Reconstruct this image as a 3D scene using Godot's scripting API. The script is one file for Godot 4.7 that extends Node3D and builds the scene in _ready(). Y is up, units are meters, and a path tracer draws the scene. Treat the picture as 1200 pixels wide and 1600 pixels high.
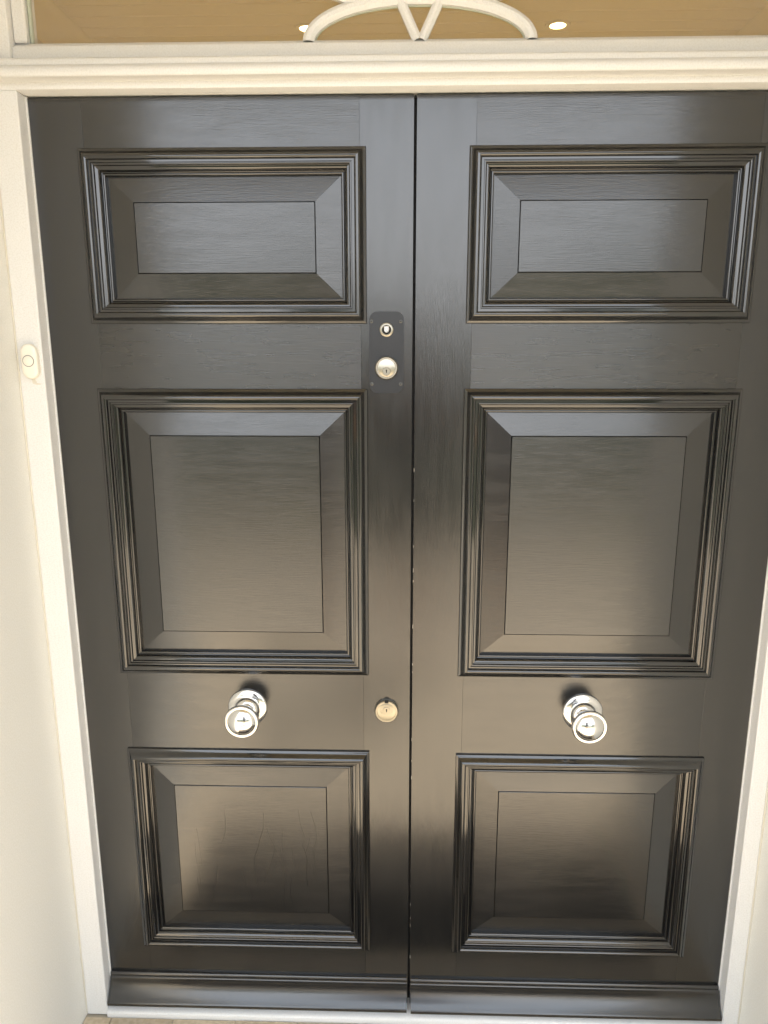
extends Node3D

# ---------------------------------------------------------------- helpers
var M := {}          # materials
var taken := {}      # top-level names in use

func lin(r: float, g: float, b: float) -> Color:
	return Color(r, g, b).linear_to_srgb()

func numbered(called: String) -> String:
	taken[called] = taken.get(called, -1) + 1
	return called if taken[called] == 0 else "%s_%03d" % [called, taken[called]]

func tag(o: Node, label: String, category: String, group := "", kind := "") -> void:
	o.set_meta("label", label)
	o.set_meta("category", category)
	if group != "":
		o.set_meta("group", group)
	if kind != "":
		o.set_meta("kind", kind)

func base(called: String, where: Vector3, label: String, category: String, group := "") -> Node3D:
	var o := Node3D.new()
	o.name = numbered(called)
	add_child(o)
	o.position = where
	tag(o, label, category, group)
	return o

func new_st() -> SurfaceTool:
	var st := SurfaceTool.new()
	st.begin(Mesh.PRIMITIVE_TRIANGLES)
	return st

func obj(called: String, st: SurfaceTool, material: Material, parent: Node = self, at := Vector3.ZERO) -> MeshInstance3D:
	var o := MeshInstance3D.new()
	if parent == self:
		o.name = numbered(called)
	else:
		o.name = called
	st.set_material(material)
	o.mesh = st.commit()
	o.position = at
	parent.add_child(o, true)
	return o

func structure(called: String, st: SurfaceTool, material: Material) -> MeshInstance3D:
	var o := obj(called, st, material)
	o.set_meta("kind", "structure")
	return o

func vert(st: SurfaceTool, p: Vector3, n: Vector3, uv: Vector2) -> void:
	st.set_normal(n)
	st.set_uv(uv)
	st.add_vertex(p)

func tri(st: SurfaceTool, a: Vector3, b: Vector3, c: Vector3, na: Vector3, nb: Vector3, nc: Vector3, ua: Vector2, ub: Vector2, uc: Vector2) -> void:
	if (b - a).cross(c - a).dot(na + nb + nc) > 0.0:
		vert(st, a, na, ua); vert(st, c, nc, uc); vert(st, b, nb, ub)
	else:
		vert(st, a, na, ua); vert(st, b, nb, ub); vert(st, c, nc, uc)

# flat quad facing the side of n; grain = direction along which v runs (u runs across the grain)
func quad(st: SurfaceTool, a: Vector3, b: Vector3, c: Vector3, d: Vector3, n: Vector3, grain: Vector3, off := Vector2.ZERO) -> void:
	var fn := (b - a).cross(c - a).normalized()
	if fn.dot(n) < 0.0:
		fn = -fn
	var g := grain - fn * fn.dot(grain)
	if g.length() < 0.1:
		g = Vector3(0.577, 0.577, 0.577)
		g = g - fn * fn.dot(g)
	g = g.normalized()
	var h := g.cross(fn).normalized()
	var f := func(p: Vector3) -> Vector2: return Vector2(p.dot(h), p.dot(g)) + off
	tri(st, a, b, c, fn, fn, fn, f.call(a), f.call(b), f.call(c))
	tri(st, a, c, d, fn, fn, fn, f.call(a), f.call(c), f.call(d))

# box with chamfered edges
func cbox(st: SurfaceTool, lo: Vector3, hi: Vector3, ch := 0.001, grain := Vector3.UP, off := Vector2.ZERO) -> void:
	var mid := (lo + hi) * 0.5
	var half := (hi - lo) * 0.5
	var inner := half - Vector3(ch, ch, ch)
	# face corner: axis a is at full extent, the others inset
	var P := func(s: Vector3, a: int) -> Vector3:
		var e := Vector3(inner.x, inner.y, inner.z)
		e[a] = half[a]
		return mid + s * e
	for a in 3:
		var b: int = (a + 1) % 3
		var c: int = (a + 2) % 3
		for s: float in [-1.0, 1.0]:
			var q := []
			for k in [[-1.0, -1.0], [1.0, -1.0], [1.0, 1.0], [-1.0, 1.0]]:
				var v := Vector3.ZERO
				v[a] = s; v[b] = k[0]; v[c] = k[1]
				q.append(P.call(v, a))
			var n := Vector3.ZERO
			n[a] = s
			quad(st, q[0], q[1], q[2], q[3], n, grain, off)
		# chamfers along axis a between faces b and c
		if ch > 0.0:
			for s: float in [-1.0, 1.0]:
				for t: float in [-1.0, 1.0]:
					var v0 := Vector3.ZERO
					v0[a] = -1.0; v0[b] = s; v0[c] = t
					var v1 := v0
					v1[a] = 1.0
					var n := Vector3.ZERO
					n[b] = s; n[c] = t
					quad(st, P.call(v0, b), P.call(v1, b), P.call(v1, c), P.call(v0, c), n, grain, off)
	if ch > 0.0:
		for i in 8:
			var s := Vector3(1 if i & 1 else -1, 1 if i & 2 else -1, 1 if i & 4 else -1)
			var n := s.normalized()
			tri(st, P.call(s, 0), P.call(s, 1), P.call(s, 2), n, n, n, Vector2.ZERO, Vector2.ZERO, Vector2.ZERO)

# normals of a profile (2D polyline): per segment end, smoothed where the bend is small
func profile_normals(p: PackedVector2Array, closed := false, limit := 50.0) -> Array:
	var segs := p.size() - 1
	var n: Array[Vector2] = []
	for i in segs:
		var d := (p[i + 1] - p[i]).normalized()
		n.append(Vector2(-d.y, d.x))
	var out := []
	var cosl := cos(deg_to_rad(limit))
	for i in segs:
		var a := n[i]
		var b := n[i]
		if i > 0 or closed:
			var m := n[i - 1] if i > 0 else n[segs - 1]
			if m.dot(a) > cosl: a = (m + a).normalized()
		if i < segs - 1 or closed:
			var m := n[i + 1] if i < segs - 1 else n[0]
			if m.dot(b) > cosl: b = (m + b).normalized()
		out.append([a, b])
	return out

# profile swept in a straight line between two frames. frame: at(u,h) given by callables
func sweep(st: SurfaceTool, p: PackedVector2Array, at0: Callable, at1: Callable, nrm: Callable, length: float, flip := 1.0, off := Vector2.ZERO, limit := 50.0) -> void:
	var pn := profile_normals(p, false, limit)
	var u := 0.0
	for i in p.size() - 1:
		var w := p[i].distance_to(p[i + 1])
		var n0: Vector3 = nrm.call(pn[i][0] * flip)
		var n1: Vector3 = nrm.call(pn[i][1] * flip)
		var a: Vector3 = at0.call(p[i]); var b: Vector3 = at1.call(p[i])
		var c: Vector3 = at1.call(p[i + 1]); var d: Vector3 = at0.call(p[i + 1])
		var ua := Vector2(u, 0) + off; var ub := Vector2(u, length) + off
		var uc := Vector2(u + w, length) + off; var ud := Vector2(u + w, 0) + off
		tri(st, a, b, c, n0, n0, n1, ua, ub, uc)
		tri(st, a, c, d, n0, n1, n1, ua, uc, ud)
		u += w

# profile (z, y) run along x, with closed ends
func run_x(st: SurfaceTool, p: PackedVector2Array, x0: float, x1: float, flip := 1.0) -> void:
	sweep(st, p, func(q: Vector2) -> Vector3: return Vector3(x0, q.y, q.x), func(q: Vector2) -> Vector3: return Vector3(x1, q.y, q.x), func(n: Vector2) -> Vector3: return Vector3(0, n.y, n.x), x1 - x0, flip)
	var idx := Geometry2D.triangulate_polygon(p)
	for k in range(0, idx.size(), 3):
		for e in [[x0, Vector3.LEFT], [x1, Vector3.RIGHT]]:
			var a := p[idx[k]]; var b := p[idx[k + 1]]; var c := p[idx[k + 2]]
			var X: float = e[0]; var n: Vector3 = e[1]
			tri(st, Vector3(X, a.y, a.x), Vector3(X, b.y, b.x), Vector3(X, c.y, c.x), n, n, n, a, b, c)

# lathe round the z axis at centre c; profile (r, z) from the axis outwards or the other way
func lathe(st: SurfaceTool, p: PackedVector2Array, c := Vector3.ZERO, seg := 48, flip := 1.0, limit := 40.0, sx := 1.0, sy := 1.0) -> void:
	var pn := profile_normals(p, false, limit)
	for i in p.size() - 1:
		for k in seg:
			var t0 := TAU * k / seg
			var t1 := TAU * (k + 1) / seg
			var e0 := Vector3(cos(t0) * sx, sin(t0) * sy, 0); var e1 := Vector3(cos(t1) * sx, sin(t1) * sy, 0)
			var a := c + e0 * p[i].x + Vector3(0, 0, p[i].y)
			var b := c + e1 * p[i].x + Vector3(0, 0, p[i].y)
			var d := c + e0 * p[i + 1].x + Vector3(0, 0, p[i + 1].y)
			var q := c + e1 * p[i + 1].x + Vector3(0, 0, p[i + 1].y)
			var n0: Vector2 = pn[i][0] * flip
			var n1: Vector2 = pn[i][1] * flip
			var na := e0 * n0.x + Vector3(0, 0, n0.y); var nb := e1 * n0.x + Vector3(0, 0, n0.y)
			var nd := e0 * n1.x + Vector3(0, 0, n1.y); var nq := e1 * n1.x + Vector3(0, 0, n1.y)
			var ua := Vector2(t0 * p[i].x, p[i].y); var ub := Vector2(t1 * p[i].x, p[i].y)
			var ud := Vector2(t0 * p[i + 1].x, p[i + 1].y); var uq := Vector2(t1 * p[i + 1].x, p[i + 1].y)
			if p[i].x > 1e-6: tri(st, a, b, q, na, nb, nq, ua, ub, uq)
			if p[i + 1].x > 1e-6: tri(st, a, q, d, na, nq, nd, ua, uq, ud)

# prism: outline in xy, extruded from z0 to z1, with a chamfered front rim
func prism(st: SurfaceTool, outline: PackedVector2Array, z0: float, z1: float, ch := 0.0006) -> void:
	var o := outline
	var inner := o
	if ch > 0.0:
		var offs := Geometry2D.offset_polygon(o, -ch, Geometry2D.JOIN_MITER)
		if offs.size() == 1 and offs[0].size() == o.size():
			inner = offs[0]
			# match start vertex
			var best := 0
			for k in inner.size():
				if inner[k].distance_to(o[0]) < inner[best].distance_to(o[0]): best = k
			var r := PackedVector2Array()
			for k in inner.size(): r.append(inner[(best + k) % inner.size()])
			inner = r
	var cw := Geometry2D.is_polygon_clockwise(o)
	for k in o.size():
		var a := o[k]; var b := o[(k + 1) % o.size()]
		var ai := inner[k]; var bi := inner[(k + 1) % o.size()]
		var d := (b - a).normalized()
		var n := Vector3(d.y, -d.x, 0) * (-1.0 if cw else 1.0)
		quad(st, Vector3(a.x, a.y, z0), Vector3(b.x, b.y, z0), Vector3(b.x, b.y, z1 - ch), Vector3(a.x, a.y, z1 - ch), n, Vector3.UP)
		if inner != o:
			quad(st, Vector3(a.x, a.y, z1 - ch), Vector3(b.x, b.y, z1 - ch), Vector3(bi.x, bi.y, z1), Vector3(ai.x, ai.y, z1), n + Vector3.BACK, Vector3.UP)
	for e in [[z0, o, Vector3.FORWARD], [z1, inner, Vector3.BACK]]:
		var pl: PackedVector2Array = e[1]
		var idx := Geometry2D.triangulate_polygon(pl)
		for k in range(0, idx.size(), 3):
			var a := pl[idx[k]]; var b := pl[idx[k + 1]]; var c := pl[idx[k + 2]]
			tri(st, Vector3(a.x, a.y, e[0]), Vector3(b.x, b.y, e[0]), Vector3(c.x, c.y, e[0]), e[2], e[2], e[2], a, b, c)

func round_rect(cx: float, cy: float, w: float, h: float, r: float, seg := 8) -> PackedVector2Array:
	var o := PackedVector2Array()
	for q in [[1, 1, 0.0], [-1, 1, PI / 2], [-1, -1, PI], [1, -1, PI * 1.5]]:
		for k in seg + 1:
			var t: float = q[2] + PI / 2 * k / seg
			o.append(Vector2(cx + q[0] * (w / 2 - r) + cos(t) * r, cy + q[1] * (h / 2 - r) + sin(t) * r))
	return o

func circle(cx: float, cy: float, r: float, seg := 32) -> PackedVector2Array:
	var o := PackedVector2Array()
	for k in seg:
		o.append(Vector2(cx + cos(TAU * k / seg) * r, cy + sin(TAU * k / seg) * r))
	return o

func ring(st: SurfaceTool, c: Vector3, r_in: float, r_out: float, z0: float, z1: float, seg := 40) -> void:
	var b := minf(0.0008, (r_out - r_in) * 0.3)
	lathe(st, PackedVector2Array([Vector2(r_in, z0), Vector2(r_in, z1 - b), Vector2(r_in + b, z1), Vector2(r_out - b, z1), Vector2(r_out, z1 - b), Vector2(r_out, z0)]), c, seg, 1.0, 50.0)

# ---------------------------------------------------------------- textures
func noise_image(w: int, h: int, fx: float, fy: float, seed_: int, octaves := 3) -> Image:
	# tileable noise, fx / fy cycles over the picture
	var n := FastNoiseLite.new()
	n.seed = seed_
	n.noise_type = FastNoiseLite.TYPE_SIMPLEX_SMOOTH
	n.frequency = 1.0
	n.fractal_octaves = octaves
	var im := Image.create(w, h, false, Image.FORMAT_RGBA8)
	for y in h:
		for x in w:
			var u := float(x) / w
			var v := float(y) / h
			var a := n.get_noise_2d(u * fx, v * fy)
			var b := n.get_noise_2d((u - 1.0) * fx, v * fy)
			var t := smoothstep(0.75, 1.0, u)
			a = lerpf(a, b, t)
			if v > 0.75:
				var c := lerpf(n.get_noise_2d(u * fx, (v - 1.0) * fy), n.get_noise_2d((u - 1.0) * fx, (v - 1.0) * fy), t)
				a = lerpf(a, c, smoothstep(0.75, 1.0, v))
			var g := clampf(0.5 + a * 0.6, 0, 1)
			im.set_pixel(x, y, Color(g, g, g))
	return im

func normal_tex(im: Image, strength: float) -> ImageTexture:
	var c := im.duplicate() as Image
	c.bump_map_to_normal_map(strength)
	return ImageTexture.create_from_image(c)

func ramp_tex(im: Image, a: Color, b: Color, lo := 0.25, hi := 0.75) -> ImageTexture:
	var c := Image.create(im.get_width(), im.get_height(), false, Image.FORMAT_RGBA8)
	for y in im.get_height():
		for x in im.get_width():
			c.set_pixel(x, y, a.lerp(b, smoothstep(lo, hi, im.get_pixel(x, y).r)))
	return ImageTexture.create_from_image(c)

func mat(color: Color, rough: float, metal := 0.0, spec := 0.5) -> StandardMaterial3D:
	var m := StandardMaterial3D.new()
	m.albedo_color = color
	m.roughness = rough
	m.metallic = metal
	m.metallic_specular = spec
	return m

func make_materials() -> void:
	# brushed black paint: u across the brush, v along it. texture covers 0.25 m x 0.9 m
	var streak := noise_image(512, 512, 150, 13, 11, 3)
	var smear := ramp_tex(noise_image(256, 256, 9, 5, 61, 4), Color(0.86, 0.86, 0.86), Color(1, 1, 1), 0.3, 0.7)
	var peel := noise_image(256, 256, 40, 40, 5, 2)
	for kind in [["paint", 0.225, 0.35, 0.24], ["rail_paint", 0.28, 0.75, 0.42], ["panel_paint", 0.225, 0.45, 0.25], ["bar_paint", 0.24, 0.0, 0.15], ["moulding_paint", 0.09, 0.0, 0.04]]:
		var m := mat(lin(0.006, 0.006, 0.0058), kind[1], 0.0, 0.7)
		m.clearcoat_enabled = true
		m.clearcoat = 0.12 if kind[0] == "moulding_paint" else 0.27
		m.clearcoat_roughness = kind[1] * 0.8
		m.normal_enabled = true
		m.normal_texture = normal_tex(streak, 1.0)
		m.normal_scale = kind[3]
		m.uv1_scale = Vector3(4.0, 1.1, 1)
		m.roughness = kind[1] * 1.12
		m.roughness_texture = smear
		if kind[2] > 0.0:
			m.anisotropy_enabled = true
			m.anisotropy = kind[2]
		M[kind[0]] = m
	M.dark = mat(lin(0.01, 0.01, 0.01), 0.7)
	# white gloss enamel on frame
	var brush := noise_image(256, 256, 30, 4, 21, 3)
	var w := mat(lin(0.70, 0.695, 0.675), 0.38)
	w.normal_enabled = true
	w.normal_texture = normal_tex(brush, 1.0)
	w.normal_scale = 0.25
	w.uv1_triplanar = true
	w.uv1_world_triplanar = true
	w.uv1_scale = Vector3(4, 4, 4)
	w.albedo_texture = ramp_tex(noise_image(512, 512, 60, 60, 77, 5), Color(0.972, 0.968, 0.96), Color(1, 1, 1), 0.25, 0.6)
	M.white = w
	M.caulk = mat(lin(0.62, 0.58, 0.49), 0.6)
	M.putty = mat(lin(0.42, 0.45, 0.36), 0.5)
	# cream cement render
	var grit := noise_image(512, 512, 70, 70, 31, 3)
	var rd := mat(lin(0.745, 0.735, 0.685), 0.75)
	rd.albedo_texture = ramp_tex(noise_image(256, 256, 30, 30, 33, 4), Color(0.975, 0.973, 0.965), Color(1, 1, 1))
	rd.normal_enabled = true
	rd.normal_texture = normal_tex(grit, 3.0)
	rd.normal_scale = 0.2
	rd.uv1_triplanar = true
	rd.uv1_world_triplanar = true
	rd.uv1_scale = Vector3(7, 7, 7)
	M.render = rd
	M.ceiling = mat(lin(0.60, 0.53, 0.40), 0.6)
	# metals
	M.chrome = mat(lin(0.74, 0.74, 0.74), 0.15, 1.0)
	M.brass = mat(lin(0.36, 0.335, 0.275), 0.33, 1.0)
	M.nickel = mat(lin(0.44, 0.405, 0.335), 0.3, 1.0)
	M.screw = mat(lin(0.12, 0.12, 0.115), 0.35, 1.0)
	var pl := mat(lin(0.018, 0.019, 0.022), 0.32, 0.0, 0.5)
	pl.normal_enabled = true
	pl.normal_texture = normal_tex(peel, 1.0)
	pl.normal_scale = 0.15
	pl.uv1_scale = Vector3(10, 10, 1)
	M.plate = pl
	M.skin = mat(lin(0.40, 0.26, 0.18), 0.5)
	M.navy = mat(lin(0.018, 0.022, 0.035), 0.85)
	M.hair = mat(lin(0.03, 0.02, 0.014), 0.5)
	M.hole = mat(lin(0.004, 0.004, 0.004), 0.8)
	M.plastic = mat(lin(0.78, 0.74, 0.64), 0.3)
	M.grey = mat(lin(0.25, 0.24, 0.21), 0.4)
	# glass
	var g := mat(Color(1, 1, 1, 0.05), 0.02)
	g.transparency = BaseMaterial3D.TRANSPARENCY_ALPHA
	M.glass = g
	# ground
	var spot := noise_image(256, 256, 24, 24, 41, 4)
	for k in 4:
		var t := mat([lin(0.54, 0.45, 0.325), lin(0.50, 0.415, 0.30), lin(0.57, 0.48, 0.35), lin(0.52, 0.435, 0.315)][k], 0.7)
		t.albedo_texture = ramp_tex(spot, Color(0.93, 0.92, 0.90), Color(1, 1, 1))
		t.uv1_triplanar = true
		t.uv1_world_triplanar = true
		t.uv1_scale = Vector3(2.5, 2.5, 2.5)
		M["tile%d" % k] = t
	M.grout = mat(lin(0.42, 0.37, 0.29), 0.9)
	var te := mat(lin(0.43, 0.36, 0.265), 0.85)
	te.albedo_texture = ramp_tex(spot, Color(0.8, 0.79, 0.77), Color(1, 1, 1))
	te.uv1_triplanar = true
	te.uv1_world_triplanar = true
	te.uv1_scale = Vector3(0.7, 0.7, 0.7)
	M.terrace = te
	var la := mat(lin(0.055, 0.052, 0.028), 0.95)
	la.albedo_texture = ramp_tex(spot, Color(0.6, 0.7, 0.5), Color(1, 1, 1))
	la.uv1_triplanar = true
	la.uv1_world_triplanar = true
	la.uv1_scale = Vector3(0.25, 0.25, 0.25)
	M.lawn = la
	var co := mat(lin(0.035, 0.028, 0.020), 0.95)
	co.albedo_texture = ramp_tex(spot, Color(0.55, 0.55, 0.55), Color(1, 1, 1))
	co.uv1_triplanar = true
	co.uv1_scale = Vector3(12, 12, 12)
	M.coir = co
	M.primer = mat(lin(0.55, 0.50, 0.42), 0.7)
	M.scuff = mat(lin(0.022, 0.021, 0.018), 0.4)
	M.bark = mat(lin(0.12, 0.09, 0.065), 0.95)
	for k in 2:
		var f := mat([lin(0.06, 0.085, 0.035), lin(0.085, 0.10, 0.05)][k], 0.6)
		f.backlight_enabled = true
		f.backlight = Color(0.25, 0.3, 0.12)
		f.cull_mode = BaseMaterial3D.CULL_DISABLED
		M["leaf%d" % k] = f
	# inside the hall
	M.hall_board = mat(lin(0.72, 0.63, 0.41), 0.5)
	M.hall_wall = mat(lin(0.60, 0.53, 0.40), 0.7)
	M.hall_floor = mat(lin(0.34, 0.265, 0.14), 0.4)
	var b := mat(Color(1, 0.9, 0.72), 0.5)
	b.emission_enabled = true
	b.emission = Color(1.0, 0.88, 0.66)
	b.emission_energy_multiplier = 3.0
	M.bulb = b

# ---------------------------------------------------------------- doors
const DOOR_TOP := 2.045
const BOLECTION := [  # (from the outer edge inwards, height above the door face), metres
	Vector2(0.0, -0.002), Vector2(0.0, 0.0035), Vector2(0.0012, 0.0048), Vector2(0.0035, 0.0052), Vector2(0.0062, 0.0072), Vector2(0.0085, 0.0108), Vector2(0.0108, 0.0148),
	Vector2(0.0135, 0.0176), Vector2(0.0165, 0.0188), Vector2(0.0195, 0.0182), Vector2(0.0216, 0.0162), Vector2(0.0222, 0.0135),
	Vector2(0.0222, 0.0118), Vector2(0.0262, 0.0118), Vector2(0.0266, 0.0092), Vector2(0.0274, 0.0092), Vector2(0.0280, 0.0108), Vector2(0.0298, 0.0112), Vector2(0.0312, 0.0100), Vector2(0.0316, 0.0065),
	Vector2(0.0324, 0.0058), Vector2(0.0345, 0.0062), Vector2(0.0372, 0.0048), Vector2(0.0394, 0.0022), Vector2(0.0406, -0.0010), Vector2(0.0408, -0.0042),
	Vector2(0.0418, -0.0046), Vector2(0.0432, -0.0028), Vector2(0.0456, -0.0026), Vector2(0.0472, -0.0042), Vector2(0.0476, -0.0068), Vector2(0.0476, -0.0125)]
const WEATHER_BAR := [  # (z, y) from the top down, clockwise; y above the foot of the bar
	Vector2(-0.0005, 0.0), Vector2(-0.0005, 0.0665), Vector2(0.0055, 0.0665), Vector2(0.0075, 0.0650), Vector2(0.0080, 0.0585), Vector2(0.0115, 0.0575), Vector2(0.0122, 0.0560),
	Vector2(0.0128, 0.0500), Vector2(0.0142, 0.0430), Vector2(0.0168, 0.0350), Vector2(0.0205, 0.0275), Vector2(0.0255, 0.0205), Vector2(0.0315, 0.0145), Vector2(0.0370, 0.0105), Vector2(0.0395, 0.0085), Vector2(0.0400, 0.0060), Vector2(0.0400, 0.0015), Vector2(0.0388, 0.0)]

func board(called: String, parent: Node, x0: float, y0: float, x1: float, y1: float, grain: Vector3, m: Material, off: Vector2) -> void:
	var st := new_st()
	cbox(st, Vector3(x0, y0, -0.038), Vector3(x1, y1, 0.0), 0.00025, grain, off)
	obj(called, st, m, parent)

func moulding_length(parent: Node, r: Rect2, side: int, off: Vector2) -> void:
	var st := new_st()
	var p := PackedVector2Array(BOLECTION)
	var x0 := r.position.x; var y0 := r.position.y; var x1 := r.end.x; var y1 := r.end.y
	var a: Callable; var b: Callable; var n: Callable
	var length := r.size.x if side < 2 else r.size.y
	match side:
		0: # bottom
			a = func(q: Vector2) -> Vector3: return Vector3(x0 + q.x, y0 + q.x, q.y)
			b = func(q: Vector2) -> Vector3: return Vector3(x1 - q.x, y0 + q.x, q.y)
			n = func(q: Vector2) -> Vector3: return Vector3(0, q.x, q.y)
		1: # top
			a = func(q: Vector2) -> Vector3: return Vector3(x0 + q.x, y1 - q.x, q.y)
			b = func(q: Vector2) -> Vector3: return Vector3(x1 - q.x, y1 - q.x, q.y)
			n = func(q: Vector2) -> Vector3: return Vector3(0, -q.x, q.y)
		2: # hinge or lock side with the smaller x
			a = func(q: Vector2) -> Vector3: return Vector3(x0 + q.x, y0 + q.x, q.y)
			b = func(q: Vector2) -> Vector3: return Vector3(x0 + q.x, y1 - q.x, q.y)
			n = func(q: Vector2) -> Vector3: return Vector3(q.x, 0, q.y)
		3:
			a = func(q: Vector2) -> Vector3: return Vector3(x1 - q.x, y0 + q.x, q.y)
			b = func(q: Vector2) -> Vector3: return Vector3(x1 - q.x, y1 - q.x, q.y)
			n = func(q: Vector2) -> Vector3: return Vector3(-q.x, 0, q.y)
	sweep(st, p, a, b, n, length, 1.0, off, 55.0)
	obj("moulding", st, M.moulding_paint, parent)

func door_panel(parent: Node, r: Rect2, off: Vector2) -> void:
	# sloped border of the panel
	var st := new_st()
	var o := r.grow(-0.0470)
	var i := Rect2(r.position + Vector2(0.0985, 0.0955), r.size - Vector2(0.197, 0.191))
	var zo := -0.0108
	var zi := -0.0042
	var g := 0.0009
	var O := [Vector3(o.position.x, o.position.y, zo), Vector3(o.end.x, o.position.y, zo), Vector3(o.end.x, o.end.y, zo), Vector3(o.position.x, o.end.y, zo)]
	var ig := i.grow(g)
	var I := [Vector3(ig.position.x, ig.position.y, zi), Vector3(ig.end.x, ig.position.y, zi), Vector3(ig.end.x, ig.end.y, zi), Vector3(ig.position.x, ig.end.y, zi)]
	for k in 4:
		quad(st, O[k], O[(k + 1) % 4], I[(k + 1) % 4], I[k], Vector3.BACK, Vector3.RIGHT if k % 2 == 0 else Vector3.RIGHT, off)
		# thin groove round the field
		var d := Vector3(0, 0, -0.002)
		quad(st, I[k], I[(k + 1) % 4], I[(k + 1) % 4] + d, I[k] + d, [Vector3.UP, Vector3.LEFT, Vector3.DOWN, Vector3.RIGHT][k], Vector3.RIGHT, off)
	# back of the panel
	var bz := Vector3(0, 0, -0.012)
	quad(st, O[0] + bz, O[1] + bz, O[2] + bz, O[3] + bz, Vector3.FORWARD, Vector3.RIGHT)
	for k in 4:
		quad(st, O[k], O[(k + 1) % 4], O[(k + 1) % 4] + bz, O[k] + bz, [Vector3.DOWN, Vector3.RIGHT, Vector3.UP, Vector3.LEFT][k], Vector3.RIGHT)
	var pn := obj("panel", st, M.panel_paint, parent)
	st = new_st()
	cbox(st, Vector3(i.position.x, i.position.y, -0.012), Vector3(i.end.x, i.end.y, -0.0024), 0.0012, Vector3.RIGHT, off + Vector2(0.31, 0.17))
	obj("field", st, M.panel_paint, pn)
	for s in 4:
		moulding_length(pn, r, s, off + Vector2(0.07, 0.23) * s)

func door_leaf(label: String, x0: float, x1: float, px0: float, px1: float, rows: Array, foot: float) -> Node3D:
	var t := base("door_leaf", Vector3.ZERO, label, "door", "pair of black front doors")
	# stiles run the full height; rails butt between them. The openings lie under the mouldings
	var ix0 := px0 + 0.012
	var ix1 := px1 - 0.012
	var bottom := 0.030
	var s := 0.37 if x0 < -0.1 else 0.71
	board("stile", t, x0, bottom, ix0, DOOR_TOP, Vector3.UP, M.paint, Vector2(s, s))
	board("stile", t, ix1, bottom, x1, DOOR_TOP, Vector3.UP, M.paint, Vector2(s * 2, s))
	var ys := [DOOR_TOP, rows[0] - 0.012, rows[1] + 0.012, rows[2] - 0.012, rows[3] + 0.012, rows[4] - 0.012, rows[5] + 0.012, bottom]
	for k in 4:
		board("rail", t, ix0, ys[2 * k + 1], ix1, ys[2 * k], Vector3.RIGHT, M.rail_paint if k == 1 else M.paint, Vector2(s + 0.13 * k, s + 0.29 * k))
	for k in 3:
		door_panel(t, Rect2(px0, rows[2 * k + 1], px1 - px0, rows[2 * k] - rows[2 * k + 1]), Vector2(s + 0.19 * k, s * k))
	var st := new_st()
	var p := PackedVector2Array()
	for q in WEATHER_BAR: p.append(Vector2(q.x, q.y + foot))
	p.append(p[0])
	run_x(st, p, x0 + 0.0022, x1 - 0.0022, 1.0)
	obj("weather_bar", st, M.bar_paint, t)
	return t

func door_knob(t: Node, x: float, y: float) -> void:
	var c := Vector3(x, y, 0)
	var st := new_st()
	# turned knob head: back, rim, groove, domed face
	lathe(st, PackedVector2Array([Vector2(0.0115, 0.030), Vector2(0.0125, 0.036), Vector2(0.016, 0.043), Vector2(0.023, 0.050), Vector2(0.031, 0.0555), Vector2(0.0355, 0.0595), Vector2(0.0372, 0.0635),
		Vector2(0.0372, 0.0665), Vector2(0.0362, 0.0690), Vector2(0.0345, 0.0702), Vector2(0.0330, 0.0700), Vector2(0.0322, 0.0686), Vector2(0.0312, 0.0686), Vector2(0.0300, 0.0706), Vector2(0.0270, 0.0742), Vector2(0.0225, 0.0776), Vector2(0.0165, 0.0804), Vector2(0.0100, 0.0822), Vector2(0.0045, 0.0829), Vector2(0.0, 0.0830)]), c, 64, -1.0, 40)
	var k := obj("door_knob", st, M.chrome, t)
	st = new_st()
	lathe(st, PackedVector2Array([Vector2(0.0435, 0.0), Vector2(0.0435, 0.0022), Vector2(0.0425, 0.0040), Vector2(0.0395, 0.0058), Vector2(0.0340, 0.0078), Vector2(0.0290, 0.0086), Vector2(0.0272, 0.0100), Vector2(0.0262, 0.0130), Vector2(0.0240, 0.0170), Vector2(0.0205, 0.0200), Vector2(0.0190, 0.0208), Vector2(0.0150, 0.0225), Vector2(0.0, 0.0225)]), c, 64, -1.0, 40)
	obj("rose", st, M.chrome, k)
	st = new_st()
	lathe(st, PackedVector2Array([Vector2(0.0150, 0.020), Vector2(0.0150, 0.0240), Vector2(0.0128, 0.0262), Vector2(0.0118, 0.032), Vector2(0.0115, 0.036)]), c, 48, -1.0, 50)
	obj("neck", st, M.chrome, k)

func screw(parent: Node, x: float, y: float, z: float, turn: float) -> void:
	var st := new_st()
	lathe(st, PackedVector2Array([Vector2(0.0034, z), Vector2(0.0032, z + 0.0006), Vector2(0.0022, z + 0.0012), Vector2(0.0, z + 0.0014)]), Vector3(x, y, 0), 16, -1.0)
	var s := obj("screw", st, M.screw, parent)
	st = new_st()
	for a in [turn, turn + PI / 2]:
		var d := Vector2(cos(a), sin(a))
		var n := Vector2(-d.y, d.x)
		var c := Vector2(x, y)
		prism(st, PackedVector2Array([c - d * 0.0018 - n * 0.0004, c + d * 0.0018 - n * 0.0004, c + d * 0.0018 + n * 0.0004, c - d * 0.0018 + n * 0.0004]), z + 0.0008, z + 0.0016 + 0.0001 * (1 if a == turn else 0), 0.0)
	obj("slot", st, M.hole, s)

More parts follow.
